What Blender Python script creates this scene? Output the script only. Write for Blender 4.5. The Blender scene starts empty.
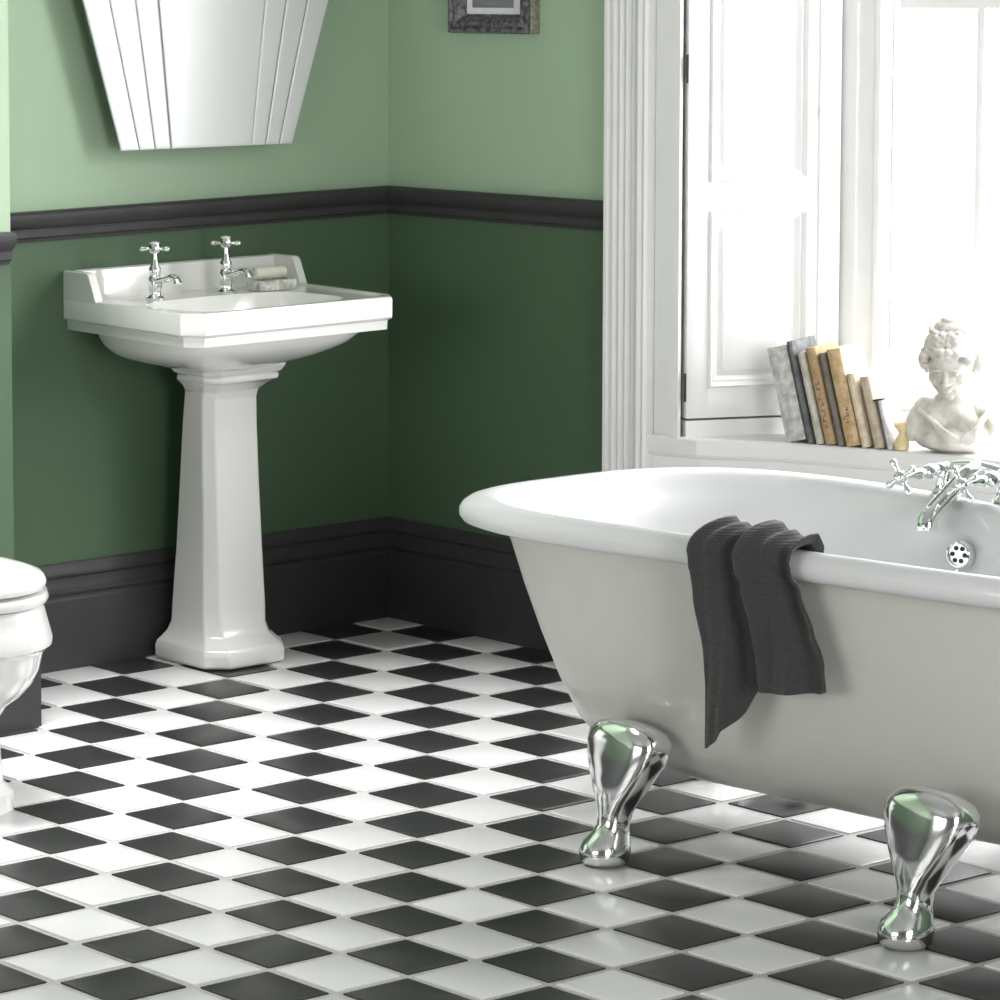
import bpy, bmesh, math, random
from mathutils import Vector, Matrix, noise
random.seed(7)
R = math.radians
scene = bpy.context.scene
col = scene.collection

# ------------------------------------------------------------------ camera
cam_d = bpy.data.cameras.new('camera'); cam = bpy.data.objects.new('camera', cam_d); col.objects.link(cam)
_yaw, _pitch, _roll = .9904, .0999, -.0181
_fw = Vector((-math.sin(_yaw)*math.cos(_pitch), math.cos(_yaw)*math.cos(_pitch), -math.sin(_pitch)))
_rt = Vector((math.cos(_yaw), math.sin(_yaw), 0)); _up = _rt.cross(_fw)
_r = _rt*math.cos(_roll) + _up*math.sin(_roll); _u = _up*math.cos(_roll) - _rt*math.sin(_roll)
cam.matrix_world = Matrix(((_r.x, _u.x, -_fw.x, 5.8957), (_r.y, _u.y, -_fw.y, -5.524), (_r.z, _u.z, -_fw.z, 1.5776), (0, 0, 0, 1)))
cam_d.sensor_width = 36; cam_d.lens = 3.51116*36
cam_d.shift_x = .72035; cam_d.shift_y = -.21004
cam_d.clip_start = .05; cam_d.clip_end = 60
scene.camera = cam

# ------------------------------------------------------------------ light
world = bpy.data.worlds.new('world'); scene.world = world; world.use_nodes = True
wb = world.node_tree.nodes['Background']; wb.inputs[0].default_value = (.93, .97, 1, 1); wb.inputs[1].default_value = 1.3
def area(name, loc, target, sx, sy, power, colr=(1, 1, 1)):
    l = bpy.data.lights.new(name, 'AREA'); l.shape = 'RECTANGLE'; l.size = sx; l.size_y = sy; l.energy = power; l.color = colr
    o = bpy.data.objects.new(name, l); col.objects.link(o); o.location = loc
    o.rotation_euler = (Vector(target)-Vector(loc)).to_track_quat('-Z', 'Y').to_euler()
    return o
area('bay_window_daylight', (1.62, 1.02, 1.6), (1.2, -.6, .9), 1.6, 2.0, 80, (1,.975,.985))
area('side_fill_light', (6.3, -2.6, 1.25), (0, -1.2, .8), 1.6, 2.0, 44, (1,.975,.985))  # added unseen fill from the right; that wall has no window
area('rear_fill_light', (2.2, -6.2, 1.35), (1.4, 0, .8), 2.4, 1.4, 32, (1,.975,.985))  # added fill for faces turned to the windowless front wall
area('ceiling_fill_light', (.70, -1.95, 2.66), (.42, -1.65, 0), 1.1, 1.1, 10.5, (1,.975,.985)).data.spread = R(62)  # added overhead fill, narrow spread, to brighten the left floor
scene.view_settings.view_transform = 'Standard'; scene.view_settings.look = 'None'
scene.view_settings.gamma = 1; scene.view_settings.exposure = 1.18; scene.view_settings.use_curve_mapping = False
scene.cycles.use_denoising = True
scene.cycles.max_bounces = 10; scene.cycles.diffuse_bounces = 5; scene.cycles.glossy_bounces = 5
scene.cycles.caustics_reflective = False; scene.cycles.caustics_refractive = False
scene.cycles.sample_clamp_indirect = 4

# ------------------------------------------------------------------ materials
def mat(name, c, rough=.5, metal=0, spec=.5, coat=0, noise_amt=0, noise_scale=20, bump=0, bump_scale=60, c2=None, stretch=None, trans=0, sheen=0):
    m = bpy.data.materials.new(name); m.use_nodes = True
    nt = m.node_tree; b = nt.nodes['Principled BSDF']
    b.inputs['Base Color'].default_value = (*c, 1); b.inputs['Roughness'].default_value = rough
    b.inputs['Metallic'].default_value = metal; b.inputs['Specular IOR Level'].default_value = spec
    b.inputs['Coat Weight'].default_value = coat; b.inputs['Coat Roughness'].default_value = .05
    b.inputs['Transmission Weight'].default_value = trans
    b.inputs['Sheen Weight'].default_value = sheen
    tc = nt.nodes.new('ShaderNodeTexCoord'); mp = nt.nodes.new('ShaderNodeMapping'); nt.links.new(tc.outputs['Object'], mp.inputs[0])
    if stretch: mp.inputs['Scale'].default_value = stretch
    n = nt.nodes.new('ShaderNodeTexNoise'); n.inputs['Scale'].default_value = noise_scale; n.inputs['Detail'].default_value = 5
    nt.links.new(mp.outputs[0], n.inputs['Vector'])
    rp = nt.nodes.new('ShaderNodeValToRGB')
    d = c2 if c2 else tuple(max(0, v*(1-noise_amt)) for v in c)
    rp.color_ramp.elements[0].position = .38; rp.color_ramp.elements[1].position = .62
    rp.color_ramp.elements[0].color = (*d, 1); rp.color_ramp.elements[1].color = (*c, 1)
    nt.links.new(n.outputs[0], rp.inputs[0]); nt.links.new(rp.outputs[0], b.inputs['Base Color'])
    if bump:
        n2 = nt.nodes.new('ShaderNodeTexNoise'); n2.inputs['Scale'].default_value = bump_scale; n2.inputs['Detail'].default_value = 4
        nt.links.new(mp.outputs[0], n2.inputs['Vector'])
        bp = nt.nodes.new('ShaderNodeBump'); bp.inputs['Strength'].default_value = bump; bp.inputs['Distance'].default_value = .002
        nt.links.new(n2.outputs[0], bp.inputs['Height']); nt.links.new(bp.outputs[0], b.inputs['Normal'])
    return m
M = {}
M['white_paint'] = mat('white_paint', (.80, .80, .79), .42, noise_amt=.02, bump=.04)
M['room_paint'] = mat('room_paint', (.42, .42, .41), .8, noise_amt=.03)
M['dark_paint'] = mat('dark_paint', (.038, .036, .038), .55, noise_amt=.1, bump=.05)
M['ceramic'] = mat('ceramic', (.80, .80, .775), .14, coat=.6, noise_amt=.01)
M['enamel_in'] = mat('enamel_in', (.67, .675, .685), .3, coat=.3, noise_amt=.01)
M['enamel_out'] = mat('enamel_out', (.57, .58, .535), .3, coat=.15, noise_amt=.015)
M['chrome'] = mat('chrome', (.86, .87, .88), .07, 1, noise_amt=.01)
M['chrome_foot'] = mat('chrome_foot', (.82, .83, .83), .11, 1, noise_amt=.01)
M['black'] = mat('black', (.012, .012, .012), .4)
M['mirror'] = mat('mirror', (.80, .81, .81), .34, .25)  # whitish satin colour stands in for a bright reflection
M['mirror_edge'] = mat('mirror_edge', (.25, .27, .27), .15, .8)
M['tile_white'] = mat('tile_white', (.77, .77, .77), .24, noise_amt=.05, noise_scale=3, bump=.05, bump_scale=12)
M['tile_black'] = mat('tile_black', (.030, .030, .031), .36, noise_amt=.3, noise_scale=4, bump=.12, bump_scale=14)
M['grout'] = mat('grout', (.50, .49, .48), .9, noise_amt=.15, noise_scale=90)
M['towel'] = mat('towel', (.045, .044, .044), .95, noise_amt=.3, noise_scale=350, bump=.6, bump_scale=700, sheen=.25)
M['plaster'] = mat('plaster', (.72, .71, .67), .8, noise_scale=26, c2=(.50, .47, .41), bump=.8, bump_scale=90)
M['soap'] = mat('soap', (.72, .70, .60), .45, noise_amt=.04)
M['dish_glass'] = mat('dish_glass', (.42, .42, .38), .15, c2=(.75, .74, .68), noise_scale=70, coat=.5)
M['frame_wood'] = mat('frame_wood', (.030, .028, .031), .4, c2=(.17, .16, .17), noise_scale=110, bump=1, bump_scale=120)
M['frame_edge'] = mat('frame_edge', (.34, .32, .25), .6, c2=(.17, .16, .12), noise_scale=120)
M['mat_board'] = mat('mat_board', (.78, .78, .80), .8, noise_amt=.06)
M['bronze'] = mat('bronze', (.55, .42, .16), .4, c2=(.25, .2, .1), noise_scale=60)
M['amber'] = mat('amber', (.80, .68, .42), .4, c2=(.70, .54, .28), noise_scale=60)
M['pages'] = mat('pages', (.82, .81, .78), .8, noise_amt=.12, noise_scale=8, stretch=(1, 60, 1))

def wall_paint():
    m = mat('green_wall_paint', (.20, .35, .19), .6, bump=.08, bump_scale=300)
    nt = m.node_tree; b = nt.nodes['Principled BSDF']
    geo = nt.nodes.new('ShaderNodeNewGeometry'); sp = nt.nodes.new('ShaderNodeSeparateXYZ'); nt.links.new(geo.outputs['Position'], sp.inputs[0])
    gt = nt.nodes.new('ShaderNodeMath'); gt.operation = 'GREATER_THAN'; gt.inputs[1].default_value = .955; nt.links.new(sp.outputs['Z'], gt.inputs[0])
    mx = nt.nodes.new('ShaderNodeMix'); mx.data_type = 'RGBA'
    mx.inputs[6].default_value = (.060, .112, .058, 1); mx.inputs[7].default_value = (.345, .47, .325, 1)
    nt.links.new(gt.outputs[0], mx.inputs[0]); nt.links.new(mx.outputs[2], b.inputs['Base Color'])
    return m
M['green_wall'] = wall_paint()
def photo_print():
    m = bpy.data.materials.new('photo_print'); m.use_nodes = True; nt = m.node_tree; b = nt.nodes['Principled BSDF']; b.inputs['Roughness'].default_value = .3
    tc = nt.nodes.new('ShaderNodeTexCoord'); mp = nt.nodes.new('ShaderNodeMapping'); mp.inputs['Scale'].default_value = (1, 1, 9)
    n = nt.nodes.new('ShaderNodeTexNoise'); n.inputs['Scale'].default_value = 6; nt.links.new(tc.outputs['Object'], mp.inputs[0]); nt.links.new(mp.outputs[0], n.inputs['Vector'])
    rp = nt.nodes.new('ShaderNodeValToRGB'); rp.color_ramp.elements[0].color = (.05, .05, .055, 1); rp.color_ramp.elements[1].color = (.30, .30, .31, 1)
    nt.links.new(n.outputs[0], rp.inputs[0]); nt.links.new(rp.outputs[0], b.inputs['Base Color']); return m
M['ink'] = mat('ink', (.13, .075, .04), .7, c2=(.26, .17, .09), noise_scale=200)
M['photo'] = photo_print()
def glass():
    m = bpy.data.materials.new('window_glass'); m.use_nodes = True; nt = m.node_tree; nt.nodes.clear()
    o = nt.nodes.new('ShaderNodeOutputMaterial'); mx = nt.nodes.new('ShaderNodeMixShader'); t = nt.nodes.new('ShaderNodeBsdfTransparent'); g = nt.nodes.new('ShaderNodeBsdfGlossy')
    g.inputs['Roughness'].default_value = .02; mx.inputs[0].default_value = .06; t.inputs[0].default_value = (.98, .99, .99, 1)
    nt.links.new(t.outputs[0], mx.inputs[1]); nt.links.new(g.outputs[0], mx.inputs[2]); nt.links.new(mx.outputs[0], o.inputs[0]); return m
M['glass'] = glass()

# ------------------------------------------------------------------ helpers
def link(name, bm, mats, parent=None, smooth=35, loc=None):
    bmesh.ops.recalc_face_normals(bm, faces=bm.faces[:])
    me = bpy.data.meshes.new(name); bm.to_mesh(me); bm.free()
    for m in (mats if isinstance(mats, (list, tuple)) else [mats]): me.materials.append(M[m] if isinstance(m, str) else m)
    if smooth is not None:
        for p in me.polygons: p.use_smooth = True
        me.set_sharp_from_angle(angle=R(smooth))
    o = bpy.data.objects.new(name, me); col.objects.link(o)
    if parent: o.parent = parent
    return o
def thing(name, label, cat, loc=(0, 0, 0), rotz=0, group=None):
    o = bpy.data.objects.new(name, None); o.empty_display_size = .1; col.objects.link(o)
    o.location = loc; o.rotation_euler = (0, 0, rotz); o['label'] = label; o['category'] = cat
    if group: o['group'] = group
    return o
def tag(o, label, cat, group=None):
    o['label'] = label; o['category'] = cat
    if group: o['group'] = group
    return o
def struct(o): o['kind'] = 'structure'; return o
def sempty(name):
    o = bpy.data.objects.new(name, None); col.objects.link(o); o['kind'] = 'structure'; return o
def box(bm, a, b, bev=0, mi=0, mtx=None):
    a = Vector(a); b = Vector(b)
    g = bmesh.ops.create_cube(bm, size=1)
    vs = g['verts']; c = (a+b)/2; s = b-a
    for v in vs: v.co = Vector((v.co.x*s.x, v.co.y*s.y, v.co.z*s.z))+c
    fs = list({f for v in vs for f in v.link_faces})
    if bev:
        es = list({e for v in vs for e in v.link_edges})
        r = bmesh.ops.bevel(bm, geom=es, offset=bev, segments=2, profile=.5, affect='EDGES'); 
        vs = list(set(vs) | set(r['verts'])); vs = [v for v in vs if v.is_valid]; fs = list({f for v in vs for f in v.link_faces})
    for f in fs: f.material_index = mi
    if mtx:
        for v in {v for f in fs for v in f.verts}: v.co = mtx @ v.co
    return fs
def loft(bm, rings, cap0=True, cap1=True, closed=True, mi=0):
    V = [[bm.verts.new(p) for p in r] for r in rings]; n = len(V[0]); out = []
    for a, b in zip(V, V[1:]):
        for k in range(n if closed else n-1):
            j = (k+1) % n
            try: out.append(bm.faces.new((a[k], a[j], b[j], b[k])))
            except ValueError: pass
    if cap0: out.append(bm.faces.new(V[0][::-1]))
    if cap1: out.append(bm.faces.new(V[-1]))
    for f in out: f.material_index = mi
    return V
def lathe(bm, prof, mtx=Matrix(), n=24, mi=0):
    rings = [[mtx @ Vector((r*math.cos(2*math.pi*k/n), r*math.sin(2*math.pi*k/n), z)) for k in range(n)] for r, z in prof]
    loft(bm, rings, mi=mi)
def axis_mtx(p, d):
    return Matrix.Translation(Vector(p)) @ Vector(d).normalized().to_track_quat('Z', 'Y').to_matrix().to_4x4()
def tube(bm, pts, rad, n=12, mi=0, flat=1.0):
    pts = [Vector(p) for p in pts]; rs = rad if isinstance(rad, (list, tuple)) else [rad]*len(pts)
    rings = []; up = Vector((0, 0, 1))
    for k, p in enumerate(pts):
        d = (pts[min(k+1, len(pts)-1)]-pts[max(k-1, 0)]).normalized()
        s = d.cross(up)
        if s.length < .05: s = d.cross(Vector((0, 1, 0)))
        s.normalize(); t = s.cross(d).normalized()
        rings.append([p+(s*math.cos(2*math.pi*j/n)+t*math.sin(2*math.pi*j/n)*flat)*rs[k] for j in range(n)])
    loft(bm, rings, mi=mi)
def smooth_path(pts, n=6):
    pts = [Vector(p) for p in pts]; out = []
    for i in range(len(pts)-1):
        p0, p1, p2, p3 = pts[max(i-1, 0)], pts[i], pts[i+1], pts[min(i+2, len(pts)-1)]
        for k in range(n):
            t = k/n
            out.append(.5*((2*p1)+(-p0+p2)*t+(2*p0-5*p1+4*p2-p3)*t*t+(-p0+3*p1-3*p2+p3)*t**3))
    out.append(pts[-1]); return out
def ellipsoid(bm, c, r, mtx=None, u=20, v=14, mi=0):
    g = bmesh.ops.create_uvsphere(bm, u_segments=u, v_segments=v, radius=1)
    for w in g['verts']:
        p = Vector((w.co.x*r[0], w.co.y*r[1], w.co.z*r[2]))
        w.co = (mtx @ p if mtx else p)+Vector(c)
def lerp_prof(P, z):
    if z <= P[0][0]: return P[0][1:]
    for a, b in zip(P, P[1:]):
        if a[0] <= z <= b[0]:
            t = (z-a[0])/(b[0]-a[0]); t = t*t*(3-2*t) if False else t
            return tuple(x+(y-x)*t for x, y in zip(a[1:], b[1:]))
    return P[-1][1:]

# ------------------------------------------------------------------ floor (checkerboard tiles on grout)
S = .15
dI = [-.09, -.10, -.02, -.02, -.02, .01, .04, .05, .06, .08, .06, .03, -.02, -.06, -.05, -.02, .02, .07]
dJ = [-.02, -.02, .01, .02, .02, .04, .05, .06, .09, .09, .09, .08, -.01, -.08, -.11, -.12, -.10, -.09]
def gx(i): return (i+(dI[i] if 0 <= i < 18 else (dI[17] if i > 17 else dI[0]))-.1117)*S
def gy(j): return -(j+(dJ[j] if 0 <= j < 18 else (dJ[17] if j > 17 else dJ[0]))-.2172)*S
bm = bmesh.new()
x0, x1, y0, y1 = -.2, 6.75, -6.6, .05
vs = [bm.verts.new(p) for p in ((x0, y0, -.0035), (x1, y0, -.0035), (x1, y1, -.0035), (x0, y1, -.0035))]
bm.faces.new(vs).material_index = 2
for i in range(-1, 44):
    for j in range(-1, 43):
        a, b, c, d = gx(i), gx(i+1), gy(j+1), gy(j)
        if b < x0 or a > x1: continue
        g = .0076; bv = .004
        o_ = [(a+g, c+g), (b-g, c+g), (b-g, d-g), (a+g, d-g)]; q = g+bv
        i_ = [(a+q, c+q), (b-q, c+q), (b-q, d-q), (a+q, d-q)]
        jz = random.uniform(-.0004, .0003); tl = [jz+random.uniform(-.0003, .0003) for _ in range(4)]
        V0 = [bm.verts.new((x, y, -.0036)) for x, y in o_]; V1 = [bm.verts.new((x, y, -.0012)) for x, y in o_]
        V2 = [bm.verts.new((x, y, t)) for (x, y), t in zip(i_, tl)]
        mi = (i+j) % 2
        for A, B in ((V0, V1), (V1, V2)):
            for k in range(4): bm.faces.new((A[k], A[(k+1) % 4], B[(k+1) % 4], B[k])).material_index = mi
        bm.faces.new(V2).material_index = mi
floor = struct(link('floor', bm, ['tile_white', 'tile_black', 'grout'], smooth=20))

# ------------------------------------------------------------------ walls
WL = -.012; WY = .012; BX = .36; BY = -1.346; H = 2.7; XR = 6.6; YF = -6.45
def prism(bm, pts, z0, z1, mi=0):
    loft(bm, [[Vector((x, y, z0)) for x, y in pts], [Vector((x, y, z1)) for x, y in pts]], mi=mi)
bm = bmesh.new()
prism(bm, [(WL-.15, YF), (BX, YF), (BX, BY), (WL, BY), (WL, WY+.15), (WL-.15, WY+.15)], -.01, H)
struct(link('wall_left', bm, 'green_wall', smooth=None))
BAYL, BAYR = .80, 2.62
bm = bmesh.new()
prism(bm, [(WL, WY), (BAYL, WY), (BAYL, WY+.15), (WL, WY+.15)], -.01, H)
prism(bm, [(BAYR, WY), (XR, WY), (XR, WY+.15), (BAYR, WY+.15)], -.01, H)
prism(bm, [(BAYL, WY), (BAYR, WY), (BAYR, WY+.15), (BAYL, WY+.15)], 2.42, H)
struct(link('wall_back', bm, 'green_wall', smooth=None))
bm = bmesh.new(); box(bm, (XR, YF-.15, -.01), (XR+.15, WL+.15, H)); struct(link('wall_right', bm, 'room_paint', smooth=None))
bm = bmesh.new(); box(bm, (WL-.15, YF-.15, -.01), (XR, YF, H)); struct(link('wall_front', bm, 'room_paint', smooth=None))
bm = bmesh.new(); box(bm, (WL-.15, YF-.15, H), (XR+.15, 1.0, H+.1)); struct(link('ceiling', bm, 'room_paint', smooth=None))

path = []
def mitre(path):
    out = []
    for k, p in enumerate(path):
        ns = []
        for a, b in ((k-1, k), (k, k+1)):
            if 0 <= a and b < len(path):
                d = (Vector(path[b])-Vector(path[a])).normalized(); ns.append(Vector((d.y, -d.x)))
        if len(ns) == 1: out.append(ns[0])
        else:
            m = ns[0]+ns[1]; out.append(m/(m.dot(ns[0])))
    return out
def sweep(name, prof, segs, m):
    bm = bmesh.new()
    for path, k0, k1 in segs:
        MT = mitre(path); rings = []
        for k in range(k0, k1+1):
            p = Vector(path[k]); rings.append([Vector((*(p+MT[k]*d), z)) for d, z in prof])
        loft(bm, rings)
    return struct(link(name, bm, m, smooth=30))
base_p = [(-.01, 0), (.02, 0), (.02, .150), (.017, .154), (.0165, .160), (.021, .166), (.021, .172), (.015, .178), (.012, .190), (.012, .198), (.016, .203), (.016, .208), (.008, .218), (.006, .229), (-.01, .229)]
pb = [(BX+.025, YF), (BX+.025, BY+.010), (WL, BY+.010), (WL, WY), (.70, WY)]
sweep('baseboard_left', base_p, [(pb, 0, 3)], 'dark_paint'); sweep('baseboard_back', base_p, [(pb, 3, 4)], 'dark_paint')
dado_p = [(-.01, .928), (.008, .928), (.010, .934), (.016, .938), (.017, .950), (.014, .955), (.024, .962), (.030, .972), (.032, .980), (.032, .987), (.026, .992), (-.01, .992)]
pd1 = [(WL, BY), (WL, WY), (.70, WY)]
sweep('trim_1', dado_p, [([(BX, YF), (BX, BY-.008)], 0, 1), (pd1, 0, 1)], 'dark_paint'); sweep('trim_2', dado_p, [(pd1, 1, 2)], 'dark_paint')
# fluted architrave of the window, and the plain board beside it
def vert_prof(name, pts, z0, z1, m, parent=None):
    bm = bmesh.new(); prism(bm, pts, z0, z1); return link(name, bm, m, parent, smooth=28)
pts = [(.657, -.015)]
def P_(x, y): pts.append((x, y))
P_(.657, -.040); P_(.661, -.046); P_(.670, -.046); P_(.673, -.041); P_(.683, -.041)
xx = .683
for k in range(4):
    w = .018
    for t in range(0, 7): P_(xx+w*(t/6), -.041-.007*math.sin(math.pi*t/6))
    xx += w; P_(xx+.003, -.039); xx += .003
P_(.776, -.037); P_(.778, -.055); P_(.784, -.060); P_(.792, -.056); P_(.796, -.048); P_(.800, -.056); P_(.806, -.05); P_(.810, -.02); P_(.812, -.005); P_(.812, -.01)
pts = pts[:-1]+[(.812, .02), (.657, .02)]
pts = [(.678+(x-.657)*.87, y+.020) for x, y in pts]
struct(vert_prof('trim_3', pts, 0, 2.6, 'white_paint'))
bm = bmesh.new(); box(bm, (.812, -.012, .50), (.878, -.002, 2.5), .002); struct(link('trim_4', bm, 'white_paint'))

# ------------------------------------------------------------------ bay window
def U(a): return Vector((math.cos(R(a)), math.sin(R(a))))
hinge = Vector((.888, .002)); sd = U(65); wu = U(18); SL = .333
w0 = hinge+sd*SL+Vector((.004, .006)); WLEN = 1.32
win = sempty('window_1')
def wm(s, d, z): # window coords: along, out (towards outside), height
    n = Vector((-wu.y, wu.x)); p = w0+wu*s+n*d; return Vector((p.x, p.y, z))
WM = Matrix.Translation((w0.x, w0.y, 0)) @ Matrix.Rotation(R(18), 4, 'Z')
bm = bmesh.new()
for s0 in (0, WLEN-.088):
    q = [(s0, 0), (s0+.012, -.004), (s0+.026, -.004), (s0+.028, .008), (s0+.062, .008), (s0+.064, .000), (s0+.074, .000), (s0+.077, .012), (s0+.088, .014), (s0+.088, .11), (s0-(.06 if s0 == 0 else -.06), .11), (s0-(.06 if s0 == 0 else 0), .03)]
    loft(bm, [[WM @ Vector((a, b, z)) for a, b in q] for z in (.53, 2.42)])
box(bm, (.088, .005, 2.34), (WLEN-.088, .11, 2.42), mtx=WM)
box(bm, (.088, .012, .508), (WLEN-.088, .11, .56), mtx=WM)
link('window_frame', bm, 'white_paint', win, smooth=30)
bm = bmesh.new()
for a, b in ((.088, .104), (WLEN-.104, WLEN-.088)): box(bm, (a, .03, .56), (b, .06, 1.428), .002, mtx=WM)
box(bm, (.104, .03, .56), (WLEN-.104, .06, .60), .002, mtx=WM)
box(bm, (.104, .03, 1.392), (WLEN-.104, .06, 1.428), .002, mtx=WM)
for s in (.258, .515, .771, 1.028): box(bm, (s, .036, .60), (s+.018, .054, 1.392), .004, mtx=WM)
sa = link('sash', bm, 'white_paint', win)
bm = bmesh.new(); box(bm, (.104, .043, .60), (WLEN-.104, .046, 1.392), mtx=WM); link('pane', bm, 'glass', sa, smooth=None)
bm = bmesh.new()
for a, b in ((.088, .104), (WLEN-.104, WLEN-.088)): box(bm, (a, .065, 1.40), (b, .095, 2.34), .002, mtx=WM)
box(bm, (.104, .065, 1.40), (WLEN-.104, .095, 1.436), .002, mtx=WM); box(bm, (.104, .065, 2.30), (WLEN-.104, .095, 2.34), .002, mtx=WM)
for s in (.258, .515, .771, 1.028): box(bm, (s, .071, 1.436), (s+.018, .089, 2.30), .004, mtx=WM)
sb = link('sash', bm, 'white_paint', win)
bm = bmesh.new(); box(bm, (.104, .078, 1.436), (WLEN-.104, .081, 2.30), mtx=WM); link('pane', bm, 'glass', sb, smooth=None)
# stone-white sill / window seat following the bay
SZ = .513
wend = w0+wu*WLEN
bm = bmesh.new()
top = [(.792, -.030), (.9205, -.002), (.9235, .001), (1.062, .092), (1.075, .098), (1.90, .366), (2.62, -.03), (2.62, .10), (wend.x+.06, wend.y+.10), (w0.x-.06, w0.y+.02), (.86, .03), (.792, .03)]
def off(pts, d): # shrink the room-side edge only
    return [(x-d*.3, y+d) if k in (1, 2, 3, 4, 5) else ((x+(0 if k else d), y+d) if k in (0, 6) else (x, y)) for k, (x, y) in enumerate(pts)]
rings = []
for d, z in ((.030, SZ-.075), (.020, SZ-.072), (.018, SZ-.045), (.004, SZ-.040), (0, SZ-.034), (0, SZ-.004), (.003, SZ)):
    rings.append([Vector((x, y, z)) for x, y in off(top, d)])
loft(bm, rings); link('window_sill', bm, 'white_paint', win, smooth=30)
bm = bmesh.new()
prism(bm, [(.80, -.0), (.908, .03), (1.05, .125), (1.90, .40), (2.60, .0), (2.62, .12), (1.88, .47), (1.02, .2), (.86, .06), (.80, .05)], 0, SZ-.07)
# raised panel mouldings on the apron below the sill
def rect_frame(bm, o, d, n, s0, s1, z0, z1, w, h, mi=0):
    o = Vector(o); d = Vector(d); n = Vector(n)
    prof = [(0, 0), (.0, h*.6), (w*.3, h), (w*.55, h*.55), (w*.8, h*.8), (w, 0)]
    rings = []
    for k in range(5):
        c = ((s0, z0, 1, 1), (s1, z0, -1, 1), (s1, z1, -1, -1), (s0, z1, 1, -1))[k % 4]
        rings.append([Vector((*(o+d*(c[0]+c[2]*a)+n*b), c[1]+c[3]*a)) for a, b in prof])
    loft(bm, rings, cap0=False, cap1=False, closed=False, mi=mi)
dd = (Vector((1.90, .40))-Vector((1.05, .125))).normalized()
rect_frame(bm, (1.05, .125), dd, (dd.y, -dd.x), .06, .80, .08, .40, .02, .012)
link('apron_panel', bm, 'white_paint', win, smooth=30)
# left splay lining behind shutter, right splay
bm = bmesh.new()
n65 = Vector((math.sin(R(65)), -math.cos(R(65))))
a = hinge-n65*.075-sd*.02; b = hinge+sd*(SL+.03)-n65*.075
prism(bm, [tuple(a), tuple(b), tuple(b-n65*.03), tuple(a-n65*.03)], .50, 2.42)
a2 = hinge-n65*.003; 
prism(bm, [tuple(hinge-sd*.0-n65*.0), tuple(hinge+sd*(SL+.008)), tuple(hinge+sd*(SL+.008)-n65*.08), tuple(hinge-n65*.08)], .512, .5465)
prism(bm, [tuple(wend), (2.60, .02), (2.66, .04), (wend.x+.08, wend.y+.06)], .50, 2.42)
prism(bm, [(.80, .0), (2.62, .0), tuple(wend+Vector((.05, .1))), tuple(w0+Vector((-.05, .12)))], 2.42, 2.45)
link('reveal_lining', bm, 'white_paint', win, smooth=None)
# shutter
sh = thing('window_shutter', 'tall white panelled wooden shutter folded back beside the window, with black hinges', 'shutter', (hinge.x, hinge.y, .551), R(65))
# local: x along shutter, -y into the room, z up
SH = 1.75; T = .028
bm = bmesh.new()
zs = [(0, .063), (.432, .490), (1.70, SH)]
xa, xb = .047, .262
box(bm, (0, 0, 0), (xa, T, SH), .0015); box(bm, (xb, 0, 0), (SL, T, SH), .0015)
for z0, z1 in zs: box(bm, (xa-.002, .0004, z0), (xb+.002, T-.0004, z1), .001)
box(bm, (SL-.048, -.004, 0), (SL-.044, .0, SH))
fr = link('shutter_frame', bm, 'white_paint', sh)
for z0, z1 in ((.063, .432), (.490, 1.70)):
    bm = bmesh.new()
    box(bm, (xa, .012, z0), (xb, .020, z1))
    box(bm, (xa+.034, .004, z0+.034), (xb-.034, .018, z1-.034), .003)
    rings = []
    prof = [(0, .012), (0, -.001), (.004, -.006), (.009, -.001), (.011, .004), (.016, .003), (.020, .007), (.024, .012)]
    for k in range(5):
        c = ((xa, z0, 1, 1), (xb, z0, -1, 1), (xb, z1, -1, -1), (xa, z1, 1, -1))[k % 4]
        rings.append([Vector((c[0]+c[2]*u_, v_, c[1]+c[3]*u_)) for u_, v_ in prof])
    loft(bm, rings, cap0=False, cap1=False, closed=False)
    link('shutter_panel', bm, 'white_paint', sh, smooth=25)
for z in (.065, .725):
    bm = bmesh.new(); lathe(bm, [(.0022, 0), (.0026, .003), (.0026, .056), (.0022, .059)], axis_mtx((-.003, -.001, z-.029), (0, 0, 1)), 10)
    h_ = link('hinge', bm, 'black', sh); h_['label'] = 'black iron hinge'
bm = bmesh.new(); lathe(bm, [(.003, 0), (.003, .008), (.008, .012), (.009, .017), (.006, .021), (.001, .022)], axis_mtx((.286, 0, .632), (0, -1, 0)), 14)
link('knob', bm, 'white_paint', sh)

# ------------------------------------------------------------------ pedestal sink
sk = thing('pedestal_sink', 'white ceramic pedestal basin with two cross-head taps against the green wall', 'sink', (.12, -.64, 0))
def rel(v): return (v[0]-.12, v[1]+.64, v[2])
def shift(bm, off=(-.12, .64, 0)):
    for v in bm.verts: v.co += Vector(off)
outl = [(-.015, -.934), (.385, -.952), (.415, -.957), (.452, -.925), (.452, -.415), (.420, -.378), (.39, -.370), (-.015, -.328)]
outl = [(WL+.001, -.926), (.412, -.956), (.452, -.922), (.452, -.412), (.412, -.376), (WL+.001, -.330)]
def inset_poly(P, d, back=0.0):
    n = len(P); out = []
    for k in range(n):
        a, b, c = Vector(P[k-1]), Vector(P[k]), Vector(P[(k+1) % n])
        d1 = (b-a).normalized(); d2 = (c-b).normalized()
        n1 = Vector((-d1.y, d1.x)); n2 = Vector((-d2.y, d2.x))
        m = (n1+n2); m /= max(.3, m.dot(n1)); out.append(tuple(b+m*d))
    if back is not None:
        out[0] = (P[0][0]+back, out[0][1]); out[-1] = (P[-1][0]+back, out[-1][1])
    return out
ZT = .803
bm = bmesh.new()
rings = []
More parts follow.
